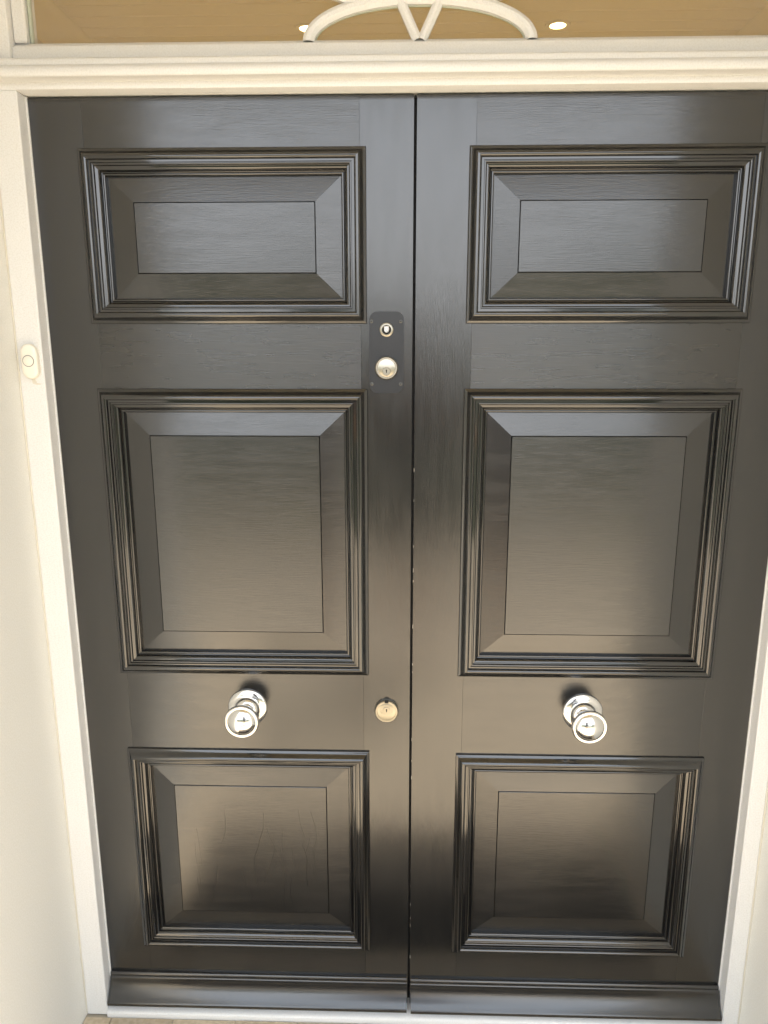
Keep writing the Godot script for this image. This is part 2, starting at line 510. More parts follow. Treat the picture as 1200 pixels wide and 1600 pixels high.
func keyhole(parent: Node, x: float, y: float, z: float, s := 1.0) -> void:
	var st := new_st()
	var o := PackedVector2Array()
	for k in 13:
		var t := deg_to_rad(-60 + 300.0 * k / 12)
		o.append(Vector2(x + cos(t) * 0.0013 * s, y + 0.0022 * s + sin(t) * 0.0013 * s))
	o.append(Vector2(x - 0.0006 * s, y - 0.0032 * s))
	o.append(Vector2(x + 0.0006 * s, y - 0.0032 * s))
	prism(st, o, z - 0.0005, z + 0.00025, 0.0)
	obj("keyhole", st, M.hole, parent)

func lock_plate(t: Node) -> void:
	var st := new_st()
	prism(st, round_rect(-0.0536, 1.5798, 0.0680, 0.1580, 0.0165, 10), 0.0002, 0.0024, 0.0007)
	var p := obj("lock_plate", st, M.plate, t)
	for s in [[-0.0833, 1.6400, 0.4], [-0.0258, 1.6400, 1.0], [-0.0827, 1.5190, 0.2], [-0.0256, 1.5190, 0.9]]:
		screw(p, s[0], s[1], 0.0024, s[2])
	# upper snib: ring with a small push button inside
	var c := Vector3(-0.0536, 1.6240, 0)
	st = new_st()
	lathe(st, PackedVector2Array([Vector2(0.0082, 0.0015), Vector2(0.0082, 0.0044), Vector2(0.0092, 0.0056), Vector2(0.0112, 0.0056), Vector2(0.0132, 0.0044), Vector2(0.0138, 0.0024)]), c, 40, 1.0)
	var r := obj("snib_ring", st, M.brass, p)
	st = new_st()
	prism(st, circle(c.x, c.y, 0.0081, 28), 0.0024, 0.0028, 0.0)
	obj("well", st, M.hole, r)
	st = new_st()
	prism(st, PackedVector2Array([Vector2(c.x - 0.0052, c.y + 0.0074), Vector2(c.x - 0.0055, c.y), Vector2(c.x - 0.0046, c.y - 0.0034), Vector2(c.x - 0.0024, c.y - 0.0056), Vector2(c.x, c.y - 0.0062), Vector2(c.x + 0.0024, c.y - 0.0056), Vector2(c.x + 0.0046, c.y - 0.0034), Vector2(c.x + 0.0055, c.y), Vector2(c.x + 0.0052, c.y + 0.0074)]), 0.0028, 0.0066, 0.0012)
	obj("snib_button", st, M.chrome, r)
	# key cylinder below
	lock_cylinder(p, Vector3(-0.0535, 1.5503, 0.0024), 0.0228, "key_cylinder", false)

func lock_cylinder(t: Node, c: Vector3, r: float, called: String, engraved: bool) -> void:
	var st := new_st()
	var h := 0.0095
	lathe(st, PackedVector2Array([Vector2(r, 0.0), Vector2(r, h * 0.6), Vector2(r * 0.97, h * 0.85), Vector2(r * 0.91, h), Vector2(r * 0.80, h), Vector2(r * 0.77, h * 0.86), Vector2(r * 0.75, h * 0.86), Vector2(r * 0.70, h * 0.92), Vector2(0.0, h * 0.92)]), c, 56, -1.0, 35)
	var b := obj(called, st, M.brass if engraved else M.nickel, t)
	st = new_st()
	var pr := r * (0.30 if engraved else 0.36)
	var pc := c + Vector3(0, r * (0.12 if engraved else -0.28), 0)
	lathe(st, PackedVector2Array([Vector2(pr, h * 0.85), Vector2(pr, h * 0.98), Vector2(pr * 0.92, h * 1.04), Vector2(0.0, h * 1.04)]), pc, 32, -1.0, 35)
	obj("plug", st, M.brass, b)
	keyhole(b, pc.x, pc.y, c.z + h * 1.04, 1.1 if engraved else 1.0)
	if engraved:
		# raised horseshoe and bar cast on the face
		st = new_st()
		for a in 20:
			var t0 := deg_to_rad(-40 + 260.0 * a / 20); var t1 := deg_to_rad(-40 + 260.0 * (a + 1) / 20)
			var q := PackedVector2Array()
			for e in [[t0, 0.47], [t1, 0.47], [t1, 0.54], [t0, 0.54]]:
				q.append(Vector2(pc.x + cos(e[0]) * r * e[1], pc.y + sin(e[0]) * r * e[1]))
			prism(st, q, c.z + h * 0.9, c.z + h * 1.0, 0.0)
		for sx: float in [-1.0, 1.0]:
			prism(st, PackedVector2Array([Vector2(c.x + sx * r * 0.15, c.y - r * 0.62), Vector2(c.x + sx * r * 0.20, c.y - r * 0.62), Vector2(c.x + sx * r * 0.20, c.y - r * 0.22), Vector2(c.x + sx * r * 0.15, c.y - r * 0.22)]), c.z + h * 0.9, c.z + h * 0.99, 0.0)
		obj("casting", st, M.brass, b)
		st = new_st()
		prism(st, PackedVector2Array([Vector2(c.x - 0.0042, c.y + r * 0.80), Vector2(c.x + 0.0042, c.y + r * 0.80), Vector2(c.x + 0.0042, c.y + r * 0.99), Vector2(c.x - 0.0042, c.y + r * 0.99)]), c.z + h * 0.5, c.z + h * 1.02, 0.0)
		obj("notch", st, M.hole, b)

func build_doors() -> void:
	var left := door_leaf("black panelled front door leaf with the black lock plate and two key locks", -0.7255, -0.0026, -0.6377, -0.0921, [1.957, 1.636, 1.509, 0.892, 0.708, 0.183], 0.0425)
	door_knob(left, -0.361, 0.811)
	lock_plate(left)
	lock_cylinder(left, Vector3(-0.0533, 0.8085, 0.0), 0.0262, "deadlock_cylinder", true)
	var right := door_leaf("black panelled front door leaf with a chrome knob but no locks", 0.0026, 0.7385, 0.1014, 0.6485, [1.957, 1.636, 1.510, 0.892, 0.7045, 0.183], 0.0400)
	door_knob(right, 0.376, 0.809)
	# rebate strip that closes the gap between the leaves
	var st := new_st()
	cbox(st, Vector3(-0.016, 0.030, -0.036), Vector3(0.0025, DOOR_TOP, -0.016), 0.0006)
	obj("rebate_strip", st, M.dark, right)
	# paint chipped to the primer along the meeting edge, and scuffs low on the other leaf
	var rng := RandomNumberGenerator.new()
	rng.seed = 19
	st = new_st()
	var y := 0.16
	while y < 1.35:
		var h := rng.randf_range(0.001, 0.009)
		if rng.randf() < 0.55:
			cbox(st, Vector3(0.00245, y, -0.0012), Vector3(0.00258 + rng.randf_range(0.0001, 0.0005), y + h, 0.00012), 0.0)
		y += h + rng.randf_range(0.004, 0.05)
	obj("chipped_edge", st, M.primer, right).set_meta("kind", "stuff")
	st = new_st()
	for k in 22:
		var p := Vector2(rng.randf_range(-0.52, -0.20), rng.randf_range(0.36, 0.56))
		var dir := Vector2(rng.randf_range(-0.15, 0.15), -1)
		for i in rng.randi_range(6, 16):
			dir = (dir + Vector2(rng.randf_range(-0.12, 0.12), 0)).normalized()
			var q := p + dir * 0.0075
			var side := Vector2(-dir.y, dir.x) * 0.00035
			if q.y < 0.30: break
			quad(st, Vector3(p.x - side.x, p.y - side.y, -0.0024), Vector3(p.x + side.x, p.y + side.y, -0.0024), Vector3(q.x + side.x, q.y + side.y, -0.0024), Vector3(q.x - side.x, q.y - side.y, -0.0024), Vector3.BACK, Vector3.UP)
			p = q
	obj("scuff_marks", st, M.scuff, left).set_meta("kind", "stuff")

# ---------------------------------------------------------------- frame
const WX := 0.780      # side walls of the recess
const JX0 := -0.7275   # inner faces of the jambs
const JX1 := 0.7405
const JZ := 0.036
const FLOOR := 0.013

func build_frame() -> void:
	var t := base("door_frame", Vector3.ZERO, "white painted timber door frame with moulded transom round the black doors", "door frame")
	var st: SurfaceTool
	for s: float in [-1.0, 1.0]:
		st = new_st()
		var xi := JX0 if s < 0 else JX1
		var xo := WX * s - 0.0035 * s
		cbox(st, Vector3(minf(xi, xo), FLOOR, -0.060), Vector3(maxf(xi, xo), 2.0485, JZ), 0.0022)
		obj("jamb", st, M.white, t)
		# thin bead against the door edge
		st = new_st()
		cbox(st, Vector3(minf(xi, xi - s * 0.0028), FLOOR + 0.06, -0.002), Vector3(maxf(xi, xi - s * 0.0028), 2.0475, 0.0045), 0.0009)
		obj("bead", st, M.white, t)
		# filler between frame and render
		st = new_st()
		cbox(st, Vector3(minf(xo, WX * s), FLOOR, 0.0), Vector3(maxf(xo, WX * s), 2.0485, JZ - 0.001), 0.0008)
		obj("caulk", st, M.caulk, t)
	# moulded transom
	st = new_st()
	var p := PackedVector2Array([Vector2(-0.060, 2.0485), Vector2(-0.060, 2.1325), Vector2(0.010, 2.1325), Vector2(0.0135, 2.1285), Vector2(0.0215, 2.1250), Vector2(0.0235, 2.1225), Vector2(0.0240, 2.0985), Vector2(0.0500, 2.0955), Vector2(0.0530, 2.0935), Vector2(0.0545, 2.0905), Vector2(0.0545, 2.0835), Vector2(0.0570, 2.0815),
		Vector2(0.0615, 2.0785), Vector2(0.0640, 2.0750), Vector2(0.0648, 2.0710), Vector2(0.0648, 2.0655), Vector2(0.0632, 2.0622), Vector2(0.0605, 2.0612), Vector2(0.0375, 2.0612), Vector2(JZ, 2.0600), Vector2(JZ, 2.0500), Vector2(JZ - 0.0015, 2.0485), Vector2(-0.060, 2.0485)])
	run_x(st, p, -WX, WX, 1.0)
	obj("transom", st, M.white, t)
	# head stop behind the door
	st = new_st()
	cbox(st, Vector3(JX0, 2.034, -0.058), Vector3(JX1, 2.0480, -0.040), 0.001)
	obj("head_stop", st, M.white, t)
	# upper posts beside the fanlight and head over it
	for s: float in [-1.0, 1.0]:
		st = new_st()
		var xi := -0.7322 if s < 0 else 0.7452
		cbox(st, Vector3(minf(xi, WX * s), 2.0960, -0.060), Vector3(maxf(xi, WX * s), 2.60, 0.0345), 0.0018)
		obj("post", st, M.white, t)
	st = new_st()
	cbox(st, Vector3(-0.7322, 2.55, -0.060), Vector3(0.7452, 2.60, 0.0345), 0.0018)
	obj("head", st, M.white, t)

func bar_along(st: SurfaceTool, pts: PackedVector2Array, w: float, z0: float, z1: float) -> void:
	# a moulded glazing bar following pts: flat sides, chamfered front
	var n := pts.size()
	var c := w * 0.28
	var prof := [Vector2(-w / 2, z0), Vector2(-w / 2, z1 - c), Vector2(-w * 0.30, z1 - c * 0.35), Vector2(-w * 0.17, z1), Vector2(w * 0.17, z1), Vector2(w * 0.30, z1 - c * 0.35), Vector2(w / 2, z1 - c), Vector2(w / 2, z0)]
	var rows := []
	for i in n:
		var d := (pts[mini(i + 1, n - 1)] - pts[maxi(i - 1, 0)]).normalized()
		var side := Vector2(-d.y, d.x)
		var row := []
		for q in prof:
			row.append(Vector3(pts[i].x + side.x * q.x, pts[i].y + side.y * q.x, q.y))
		rows.append(row)
	for i in n - 1:
		var mid2: Vector3 = (Vector3(pts[i].x, pts[i].y, 0) + Vector3(pts[i + 1].x, pts[i + 1].y, 0)) * 0.5 + Vector3(0, 0, (z0 + z1) * 0.5)
		for k in prof.size() - 1:
			var m3: Vector3 = (rows[i][k] + rows[i + 1][k + 1]) * 0.5
			quad(st, rows[i][k], rows[i + 1][k], rows[i + 1][k + 1], rows[i][k + 1], m3 - mid2, Vector3.UP)
		quad(st, rows[i][0], rows[i + 1][0], rows[i + 1][7], rows[i][7], Vector3.FORWARD, Vector3.UP)

func arc(cx: float, cy: float, rx: float, ry: float, a0: float, a1: float, n := 40) -> PackedVector2Array:
	var o := PackedVector2Array()
	for k in n + 1:
		var t := deg_to_rad(lerpf(a0, a1, float(k) / n))
		o.append(Vector2(cx + cos(t) * rx, cy + sin(t) * ry))
	return o

func build_fanlight() -> void:
	var t := base("fanlight", Vector3.ZERO, "glazed fanlight with curved white glazing bars above the black doors", "window")
	var st: SurfaceTool
	for s: float in [-1.0, 1.0]:
		st = new_st()
		var xo := -0.7320 if s < 0 else 0.7450
		var xi := -0.7075 if s < 0 else 0.7205
		cbox(st, Vector3(minf(xi, xo), 2.1327, -0.030), Vector3(maxf(xi, xo), 2.5498, 0.018), 0.0030)
		obj("sash_stile", st, M.white, t)
		st = new_st()
		cbox(st, Vector3(minf(xi, xi - s * 0.006), 2.1327, -0.006), Vector3(maxf(xi, xi - s * 0.006), 2.5200, 0.0060), 0.0024)
		obj("putty", st, M.putty, t)
	st = new_st()
	cbox(st, Vector3(-0.7073, 2.5205, -0.030), Vector3(0.7203, 2.5498, 0.018), 0.003)
	obj("sash_rail", st, M.white, t)
	st = new_st()
	cbox(st, Vector3(-0.7073, 2.1327, -0.0020), Vector3(0.7203, 2.5203, 0.0020), 0.0)
	obj("pane", st, M.glass, t)
	var cx := 0.0062
	var cy := 2.1300
	st = new_st()
	bar_along(st, arc(cx, cy, 0.2005, 0.0690, 0, 180, 60), 0.0210, 0.0022, 0.0180)
	obj("glazing_bar", st, M.white, t)
	st = new_st()
	bar_along(st, arc(cx, cy, 0.1895, 0.0585, 0, 180, 60), 0.0040, 0.0022, 0.0060)
	obj("putty", st, M.putty, t)
	for s: float in [-1.0, 1.0]:
		st = new_st()
		bar_along(st, PackedVector2Array([Vector2(cx + s * 0.004, 2.131), Vector2(cx + s * 0.022, 2.168), Vector2(cx + s * 0.039, 2.203)]), 0.0168, 0.0022, 0.0168)
		obj("glazing_bar", st, M.white, t)
		st = new_st()
		bar_along(st, PackedVector2Array([Vector2(cx + s * 0.105, 2.192), Vector2(cx + s * 0.135, 2.2005), Vector2(cx + s * 0.170, 2.213), Vector2(cx + s * 0.225, 2.240), Vector2(cx + s * 0.290, 2.283), Vector2(cx + s * 0.350, 2.340), Vector2(cx + s * 0.40, 2.420), Vector2(cx + s * 0.42, 2.5203)]), 0.0170, 0.0022, 0.0172)
		obj("glazing_bar", st, M.white, t)
		st = new_st()
		bar_along(st, PackedVector2Array([Vector2(cx + s * 0.044, 2.206), Vector2(cx + s * 0.085, 2.29), Vector2(cx + s * 0.12, 2.40), Vector2(cx + s * 0.14, 2.5203)]), 0.0150, 0.0022, 0.0165)
		obj("glazing_bar", st, M.white, t)

func build_threshold() -> void:
	var st := new_st()
	var p := PackedVector2Array([Vector2(-0.12, -0.02), Vector2(-0.12, 0.0290), Vector2(0.018, 0.0290), Vector2(0.0285, 0.0275), Vector2(0.0330, 0.0262), Vector2(0.0375, 0.0248), Vector2(0.0395, 0.0228), Vector2(0.0400, 0.0200), Vector2(0.0400, -0.02), Vector2(-0.12, -0.02)])
	run_x(st, p, JX0 + 0.0005, JX1 - 0.0005, 1.0)
	var o := obj("threshold", st, M.white)
	tag(o, "low white painted threshold under the black doors", "threshold")

func build_bell() -> void:
	var t := base("door_bell", Vector3(-0.7490, 1.5640, JZ), "small cream push-button door bell on the white frame", "door bell")
	t.rotation.z = 0.02
	var st := new_st()
	# body: stacked rounded outlines
	var rings := [[0.0310, 0.0660, 0.0150, 0.0], [0.0322, 0.0675, 0.0155, 0.002], [0.0322, 0.0675, 0.0155, 0.008], [0.0312, 0.0662, 0.0152, 0.0108], [0.0288, 0.0632, 0.0142, 0.0130], [0.0240, 0.0570, 0.0119, 0.0143], [0.0150, 0.0420, 0.0074, 0.0149]]
	var outs := []
	for r in rings: outs.append(round_rect(0, 0, r[0], r[1], r[2], 8))
	for k in rings.size() - 1:
		var a: PackedVector2Array = outs[k]; var b: PackedVector2Array = outs[k + 1]
		for i in a.size():
			var j := (i + 1) % a.size()
			var n0 := Vector3(a[i].x, a[i].y, 0).normalized()
			var f := [0.0, 0.0, 0.15, 0.5, 1.4, 4.0, 20.0]
			var A := Vector3(a[i].x, a[i].y, rings[k][3]); var B := Vector3(a[j].x, a[j].y, rings[k][3])
			var C := Vector3(b[j].x, b[j].y, rings[k + 1][3]); var D := Vector3(b[i].x, b[i].y, rings[k + 1][3])
			var e0 := Vector3(cos(TAU * i / a.size()), sin(TAU * i / a.size()), 0); var e1 := Vector3(cos(TAU * j / a.size()), sin(TAU * j / a.size()), 0)
			var na: Vector3 = (e0 + Vector3(0, 0, f[k])).normalized(); var nb: Vector3 = (e1 + Vector3(0, 0, f[k])).normalized()
			var nc: Vector3 = (e1 + Vector3(0, 0, f[k + 1])).normalized(); var nd: Vector3 = (e0 + Vector3(0, 0, f[k + 1])).normalized()
			tri(st, A, B, C, na, nb, nc, Vector2.ZERO, Vector2.ZERO, Vector2.ZERO)
			tri(st, A, C, D, na, nc, nd, Vector2.ZERO, Vector2.ZERO, Vector2.ZERO)
	var top: PackedVector2Array = outs[-1]
	var idx := Geometry2D.triangulate_polygon(top)
	for k in range(0, idx.size(), 3):
		tri(st, Vector3(top[idx[k]].x, top[idx[k]].y, 0.0149), Vector3(top[idx[k + 1]].x, top[idx[k + 1]].y, 0.0149), Vector3(top[idx[k + 2]].x, top[idx[k + 2]].y, 0.0149), Vector3.BACK, Vector3.BACK, Vector3.BACK, Vector2.ZERO, Vector2.ZERO, Vector2.ZERO)
	obj("body", st, M.plastic, t)
	st = new_st()
	lathe(st, PackedVector2Array([Vector2(0.0098, 0.0120), Vector2(0.0098, 0.0158), Vector2(0.0088, 0.0166), Vector2(0.0, 0.0168)]), Vector3(0, 0.001, 0), 36, -1.0)
	obj("button", st, M.plastic, t)
	st = new_st()
	ring(st, Vector3(0, 0.001, 0), 0.0099, 0.0113, 0.0135, 0.0156)
	obj("button_ring", st, M.grey, t)
	st = new_st()
	prism(st, PackedVector2Array([Vector2(-0.004, -0.032), Vector2(-0.003, -0.043), Vector2(0.004, -0.0455), Vector2(0.012, -0.045), Vector2(0.012, -0.0435), Vector2(0.005, -0.042), Vector2(0.002, -0.032)]), 0.0, 0.0012, 0.0)
	obj("adhesive_tab", st, M.caulk, t)

# ---------------------------------------------------------------- the house around the door
const RECESS := 0.90
const CEIL := 2.72
const EAVE := 1.22  # unseen overhang; its depth sets where sunlight starts on the floor

func build_house() -> void:
	var st := new_st()
	cbox(st, Vector3(-5.0, -0.1, -0.10), Vector3(-WX, CEIL + 0.3, RECESS), 0.006)
	var o := obj("rendered_wall", st, M.render)
	tag(o, "cream rendered wall of the porch beside the door bell", "wall")
	st = new_st()
	cbox(st, Vector3(WX, -0.1, -0.10), Vector3(5.0, CEIL + 0.3, RECESS), 0.006)
	o = obj("rendered_wall", st, M.render)
	tag(o, "cream rendered wall of the porch next to the door leaf without locks", "wall")
	st = new_st()
	cbox(st, Vector3(-WX, 2.6003, -0.10), Vector3(WX, CEIL + 0.3, 0.03), 0.002)
	o = obj("rendered_wall", st, M.render)
	tag(o, "cream rendered wall over the fanlight", "wall")
	# porch ceiling, and an unseen overhang sized to shade the floor by the doors
	st = new_st()
	cbox(st, Vector3(-WX + 0.001, CEIL, 0.031), Vector3(WX - 0.001, CEIL + 0.05, RECESS), 0.0)
	structure("porch_ceiling", st, M.ceiling)
	var t := base("shade_eaves", Vector3(0, CEIL, RECESS), "unseen cream overhang with deep white front edge, sized to shade the porch", "roof")
	st = new_st()
	cbox(st, Vector3(-5.0, 0.0, 0.002), Vector3(5.0, 0.05, EAVE - RECESS), 0.002)
	obj("soffit", st, M.ceiling, t)
	st = new_st()
	cbox(st, Vector3(-5.0, -0.22, EAVE - RECESS + 0.001), Vector3(5.0, 0.16, EAVE - RECESS + 0.03), 0.004)
	obj("shade_fascia", st, M.white, t)  # unseen board, made deep to keep the sky out of the fanlight reflection
	st = new_st()
	cbox(st, Vector3(-5.0, 0.3, -1.2), Vector3(5.0, 0.36, EAVE - RECESS + 0.05), 0.004)
	obj("roof_sheet", st, M.grey, t)
	# porch floor
	st = new_st()
	cbox(st, Vector3(-5.0, -0.15, -0.1), Vector3(5.0, FLOOR - 0.004, 2.6), 0.003)
	var f := structure("porch_floor", st, M.grout)
	var rng := RandomNumberGenerator.new()
	rng.seed = 7
	var meshes := []
	for k in 4:
		var s2 := new_st()
		cbox(s2, Vector3(-0.0735, 0, -0.0735), Vector3(0.0735, 0.012, 0.0735), 0.0016)
		s2.set_material(M["tile%d" % k])
		meshes.append(s2.commit())
	for iz in 16:
		for ix in (11 if iz < 6 else 18):
			var x: float = (ix - (5.0 if iz < 6 else 8.5)) * 0.150 - 0.040 + (0.0 if iz < 6 else 0.01)
			var m := MeshInstance3D.new()
			m.name = "tile"
			m.mesh = meshes[rng.randi() % 4]
			m.position = Vector3(x, FLOOR - 0.012 + rng.randf_range(-0.0004, 0.0004), 0.1160 + iz * 0.150)
			if iz < 6 and absf(x) > WX - 0.07:
				continue
			f.add_child(m, true)
	# cut tiles against the side walls
	for s: float in [-1.0, 1.0]:
		for iz in 6:
			var s2 := new_st()
			if s < 0:
				cbox(s2, Vector3(-WX + 0.002, 0, -0.0735), Vector3(-0.7165, 0.012, 0.0735), 0.0012)
			else:
				cbox(s2, Vector3(0.6365 + 0.0015, 0, -0.0735), Vector3(WX - 0.002, 0.012, 0.0735), 0.0012)
			obj("tile", s2, M["tile%d" % (rng.randi() % 4)], f, Vector3(0, FLOOR - 0.012, 0.1160 + iz * 0.150))
	# hall behind the doors
	build_hall()

func build_hall() -> void:
	var H := 2.75
	var st := new_st()
	cbox(st, Vector3(-1.5, -0.1, -5.0), Vector3(1.5, 0.0, -0.101), 0.0)
	structure("hall_floor", st, M.hall_floor)
	for s: float in [-1.0, 1.0]:
		st = new_st()
		cbox(st, Vector3(minf(1.33 * s, 1.5 * s), 0.001, -5.0), Vector3(maxf(1.33 * s, 1.5 * s), H + 0.25, -0.101), 0.0)
		structure("hall_wall_left" if s < 0 else "hall_wall_right", st, M.hall_wall)
		st = new_st()
		var p := PackedVector2Array([Vector2(0, 0), Vector2(0.09, 0), Vector2(0.085, -0.008), Vector2(0.07, -0.012), Vector2(0.05, -0.025), Vector2(0.03, -0.05), Vector2(0.014, -0.075), Vector2(0.010, -0.09), Vector2(0, -0.095), Vector2(0, 0)])
		sweep(st, p, func(q: Vector2) -> Vector3: return Vector3((1.33 - q.x) * s, H - 0.001 + q.y, -4.9), func(q: Vector2) -> Vector3: return Vector3((1.33 - q.x) * s, H - 0.001 + q.y, -0.102), func(n: Vector2) -> Vector3: return Vector3(-n.x * s, n.y, 0), 4.8, 1.0)
		var c := obj("hall_cornice", st, M.hall_board)
		tag(c, ("cream cornice on the hall wall behind the door leaf with locks" if s < 0 else "cream cornice on the hall wall behind the door leaf without locks"), "cornice")
	st = new_st()
	cbox(st, Vector3(-1.5, 0.001, -5.15), Vector3(1.5, H + 0.25, -5.001), 0.0)
	structure("hall_wall_back", st, M.hall_wall)
	st = new_st()
	cbox(st, Vector3(-1.33, H + 0.012, -5.0), Vector3(1.33, H + 0.2, -0.101), 0.0)
	var hc := structure("hall_ceiling", st, M.hall_board)
	# boards run across the hall
	var w := 0.092
	st = new_st()
	cbox(st, Vector3(-1.329, 0, -w / 2 + 0.0008), Vector3(1.329, 0.0118, w / 2 - 0.0008), 0.0045, Vector3.RIGHT)
	st.set_material(M.hall_board)
	var bm := st.commit()
	for k in 52:
		var m := MeshInstance3D.new()
		m.name = "ceiling_board"
		m.mesh = bm
		m.position = Vector3(0, H, -0.16 - k * w)
		hc.add_child(m, true)
	# two lit downlights
	for k in 2:
		var x: float = [-0.391, 0.543][k]
		var t := base("downlight", Vector3(x, H, -1.615), ["lit warm downlight in the hall ceiling, partly behind the curved glazing bar", "lit warm downlight in the hall ceiling, in clear glass beside the glazing bars"][k], "light", "lit downlights in the hall ceiling")
		st = new_st()
		lathe(st, PackedVector2Array([Vector2(0.030, -0.001), Vector2(0.030, 0.004), Vector2(0.045, 0.005), Vector2(0.047, 0.003), Vector2(0.047, -0.001)]), Vector3.ZERO, 32, 1.0)
		var tr := obj("trim", st, M.hall_board, t)
		tr.rotation.x = PI / 2
		st = new_st()
		lathe(st, PackedVector2Array([Vector2(0.0298, 0.0), Vector2(0.026, 0.004), Vector2(0.0, 0.006)]), Vector3.ZERO, 32, -1.0)
		var lamp := obj("lamp", st, M.bulb, t)
		lamp.rotation.x = PI / 2
		var l := SpotLight3D.new()
		l.name = "downlight_glow"
		l.light_color = Color(1.0, 0.89, 0.53)
		l.light_energy = HALL
		l.light_size = 0.03
		l.spot_range = 8.0
		l.spot_angle = 62.0
		l.spot_attenuation = 2.0
		l.shadow_enabled = true
		l.rotation.x = -PI / 2
		t.add_child(l)
		l.position = Vector3(0, -0.03, 0)

func build_doormat() -> void:
	var t := base("doormat", Vector3(0.0, FLOOR, 0.44), "dark brown coir doormat on the tan porch tiles before the doors", "doormat")
	var st := new_st()
	cbox(st, Vector3(-0.63, 0.0006, -0.24), Vector3(0.63, 0.014, 0.24), 0.003)
	obj("pile", st, M.coir, t)
	st = new_st()
	for e in [[-0.645, -0.255, 0.645, -0.2402], [-0.645, 0.2402, 0.645, 0.255], [-0.645, -0.2400, -0.6302, 0.2400], [0.6302, -0.2400, 0.645, 0.2400]]:
		cbox(st, Vector3(e[0], 0.0006, e[1]), Vector3(e[2], 0.010, e[3]), 0.002)
	obj("border", st, M.dark, t)

# ---------------------------------------------------------------- garden
func build_garden() -> void:
	var st := new_st()
	cbox(st, Vector3(-60, -0.3, -40), Vector3(60, -0.1505, 140), 0.0)
	structure("ground", st, M.lawn)
	st = new_st()
	cbox(st, Vector3(-14, -0.15, 2.601), Vector3(14, -0.02, 4.6), 0.01)
	structure("driveway", st, M.terrace)
	var rng := RandomNumberGenerator.new()
	rng.seed = 4
	var spots := [[-9.0, 24.0, 4.2, 0], [-3.5, 31.0, 5.0, 1], [6.4, 27.0, 3.6, 0], [9.0, 30.0, 5.4, 1], [14.0, 26.0, 4.4, 0], [-16.0, 28.0, 5.0, 1]]
	var labels := ["round green tree beyond the driveway", "tall pale green tree behind the others on the dry lawn", "low green tree on the dry lawn", "tallest pale green tree on the dry lawn", "broad green tree at the edge of the dry lawn", "wide pale green tree far along the dry lawn"]
	for k in spots.size():
		tree(rng, Vector3(spots[k][0], -0.15, spots[k][1]), spots[k][2], spots[k][3], labels[k])

	# clipped shrubs across the far side of the driveway, with one gap
	for k in 13:
		var x := -7.0 + k * 1.16
		if k == 7 or k == 8: continue
		shrub(rng, Vector3(x, -0.15, 9.4 + 0.2 * (k % 3)), rng.randf_range(2.25, 2.55))

func shrub(rng: RandomNumberGenerator, at: Vector3, h: float) -> void:
	var t := base("shrub", at, "dark green clipped shrub in the hedge across the driveway", "shrub", "shrubs of the hedge")
	var st := new_st()
	for k in 5:
		var a := TAU * k / 5
		var e := Vector3(cos(a) * 0.35, h * 0.75, sin(a) * 0.35)
		var side := Vector3(-sin(a), 0, cos(a)) * 0.02
		var c := Vector3(cos(a), 0, sin(a)) * 0.02
		for q in [[side, c], [c, -side], [-side, -c], [-c, side]]:
			quad(st, q[0], q[1], e + q[1] * 0.4, e + q[0] * 0.4, q[0] + q[1], Vector3.UP)
	obj("trunk", st, M.bark, t)
	st = new_st()
	for i in 2600:
		var v := Vector3(rng.randfn(), rng.randfn(), rng.randfn()).normalized()
		var r := pow(rng.randf(), 0.3) * rng.randf_range(0.85, 1.08)
		var p := Vector3(v.x * 0.70, h * 0.5 + v.y * h * 0.5, v.z * 0.55) * 1.0
		p = Vector3(p.x * r, h * 0.5 + (p.y - h * 0.5) * r, p.z * r)
		var a := Vector3(rng.randfn(), rng.randfn(), rng.randfn()).normalized()
		var b := a.cross(v).normalized()
		var s := rng.randf_range(0.035, 0.06)
		quad(st, p - a * s, p + b * s * 0.5, p + a * s, p - b * s * 0.5, v, a)
	obj("crown", st, M.leaf0, t)

func tree(rng: RandomNumberGenerator, at: Vector3, h: float, kind: int, label: String) -> void:
	var t := base("tree", at, label, "tree", "trees in the garden")
	var st := new_st()
	var limbs := [[Vector3.ZERO, Vector3(0.1, h * 0.45, 0), 0.16, 0.11]]
	var clumps := []
	for k in 9:
		var a := TAU * k / 9 + rng.randf() * 0.5
		var e := Vector3(cos(a) * h * rng.randf_range(0.12, 0.28), h * rng.randf_range(0.6, 0.95), sin(a) * h * rng.randf_range(0.12, 0.28))
		limbs.append([Vector3(0.07, h * rng.randf_range(0.28, 0.45), 0), e, 0.07, 0.02])
		clumps.append([e, h * rng.randf_range(0.11, 0.19)])
	clumps.append([Vector3(0, h * 0.92, 0), h * 0.15])
	for l in limbs:
		var d: Vector3 = (l[1] - l[0]).normalized()
		var s := d.cross(Vector3(0.3, 0.1, 1)).normalized()
		var q := d.cross(s)
		for i in 8:
			var c0 := s * cos(TAU * i / 8) + q * sin(TAU * i / 8)
			var c1 := s * cos(TAU * (i + 1) / 8) + q * sin(TAU * (i + 1) / 8)
			quad(st, l[0] + c0 * l[2], l[0] + c1 * l[2], l[1] + c1 * l[3], l[1] + c0 * l[3], c0 + c1, d)
	obj("trunk", st, M.bark, t)
	st = new_st()
	for c in clumps:
		for i in 330:
			var v := Vector3(rng.randfn(), rng.randfn(), rng.randfn()).normalized()
			var p: Vector3 = c[0] + v * c[1] * pow(rng.randf(), 0.45) * Vector3(1.15, 0.85, 1.15)
			var a := Vector3(rng.randfn(), rng.randfn(), rng.randfn()).normalized()
			var b := a.cross(v).normalized()
			var s := h * rng.randf_range(0.016, 0.028)
			quad(st, p - a * s, p + b * s * 0.5, p + a * s, p - b * s * 0.5, v, a)
	obj("crown", st, M["leaf%d" % kind], t)

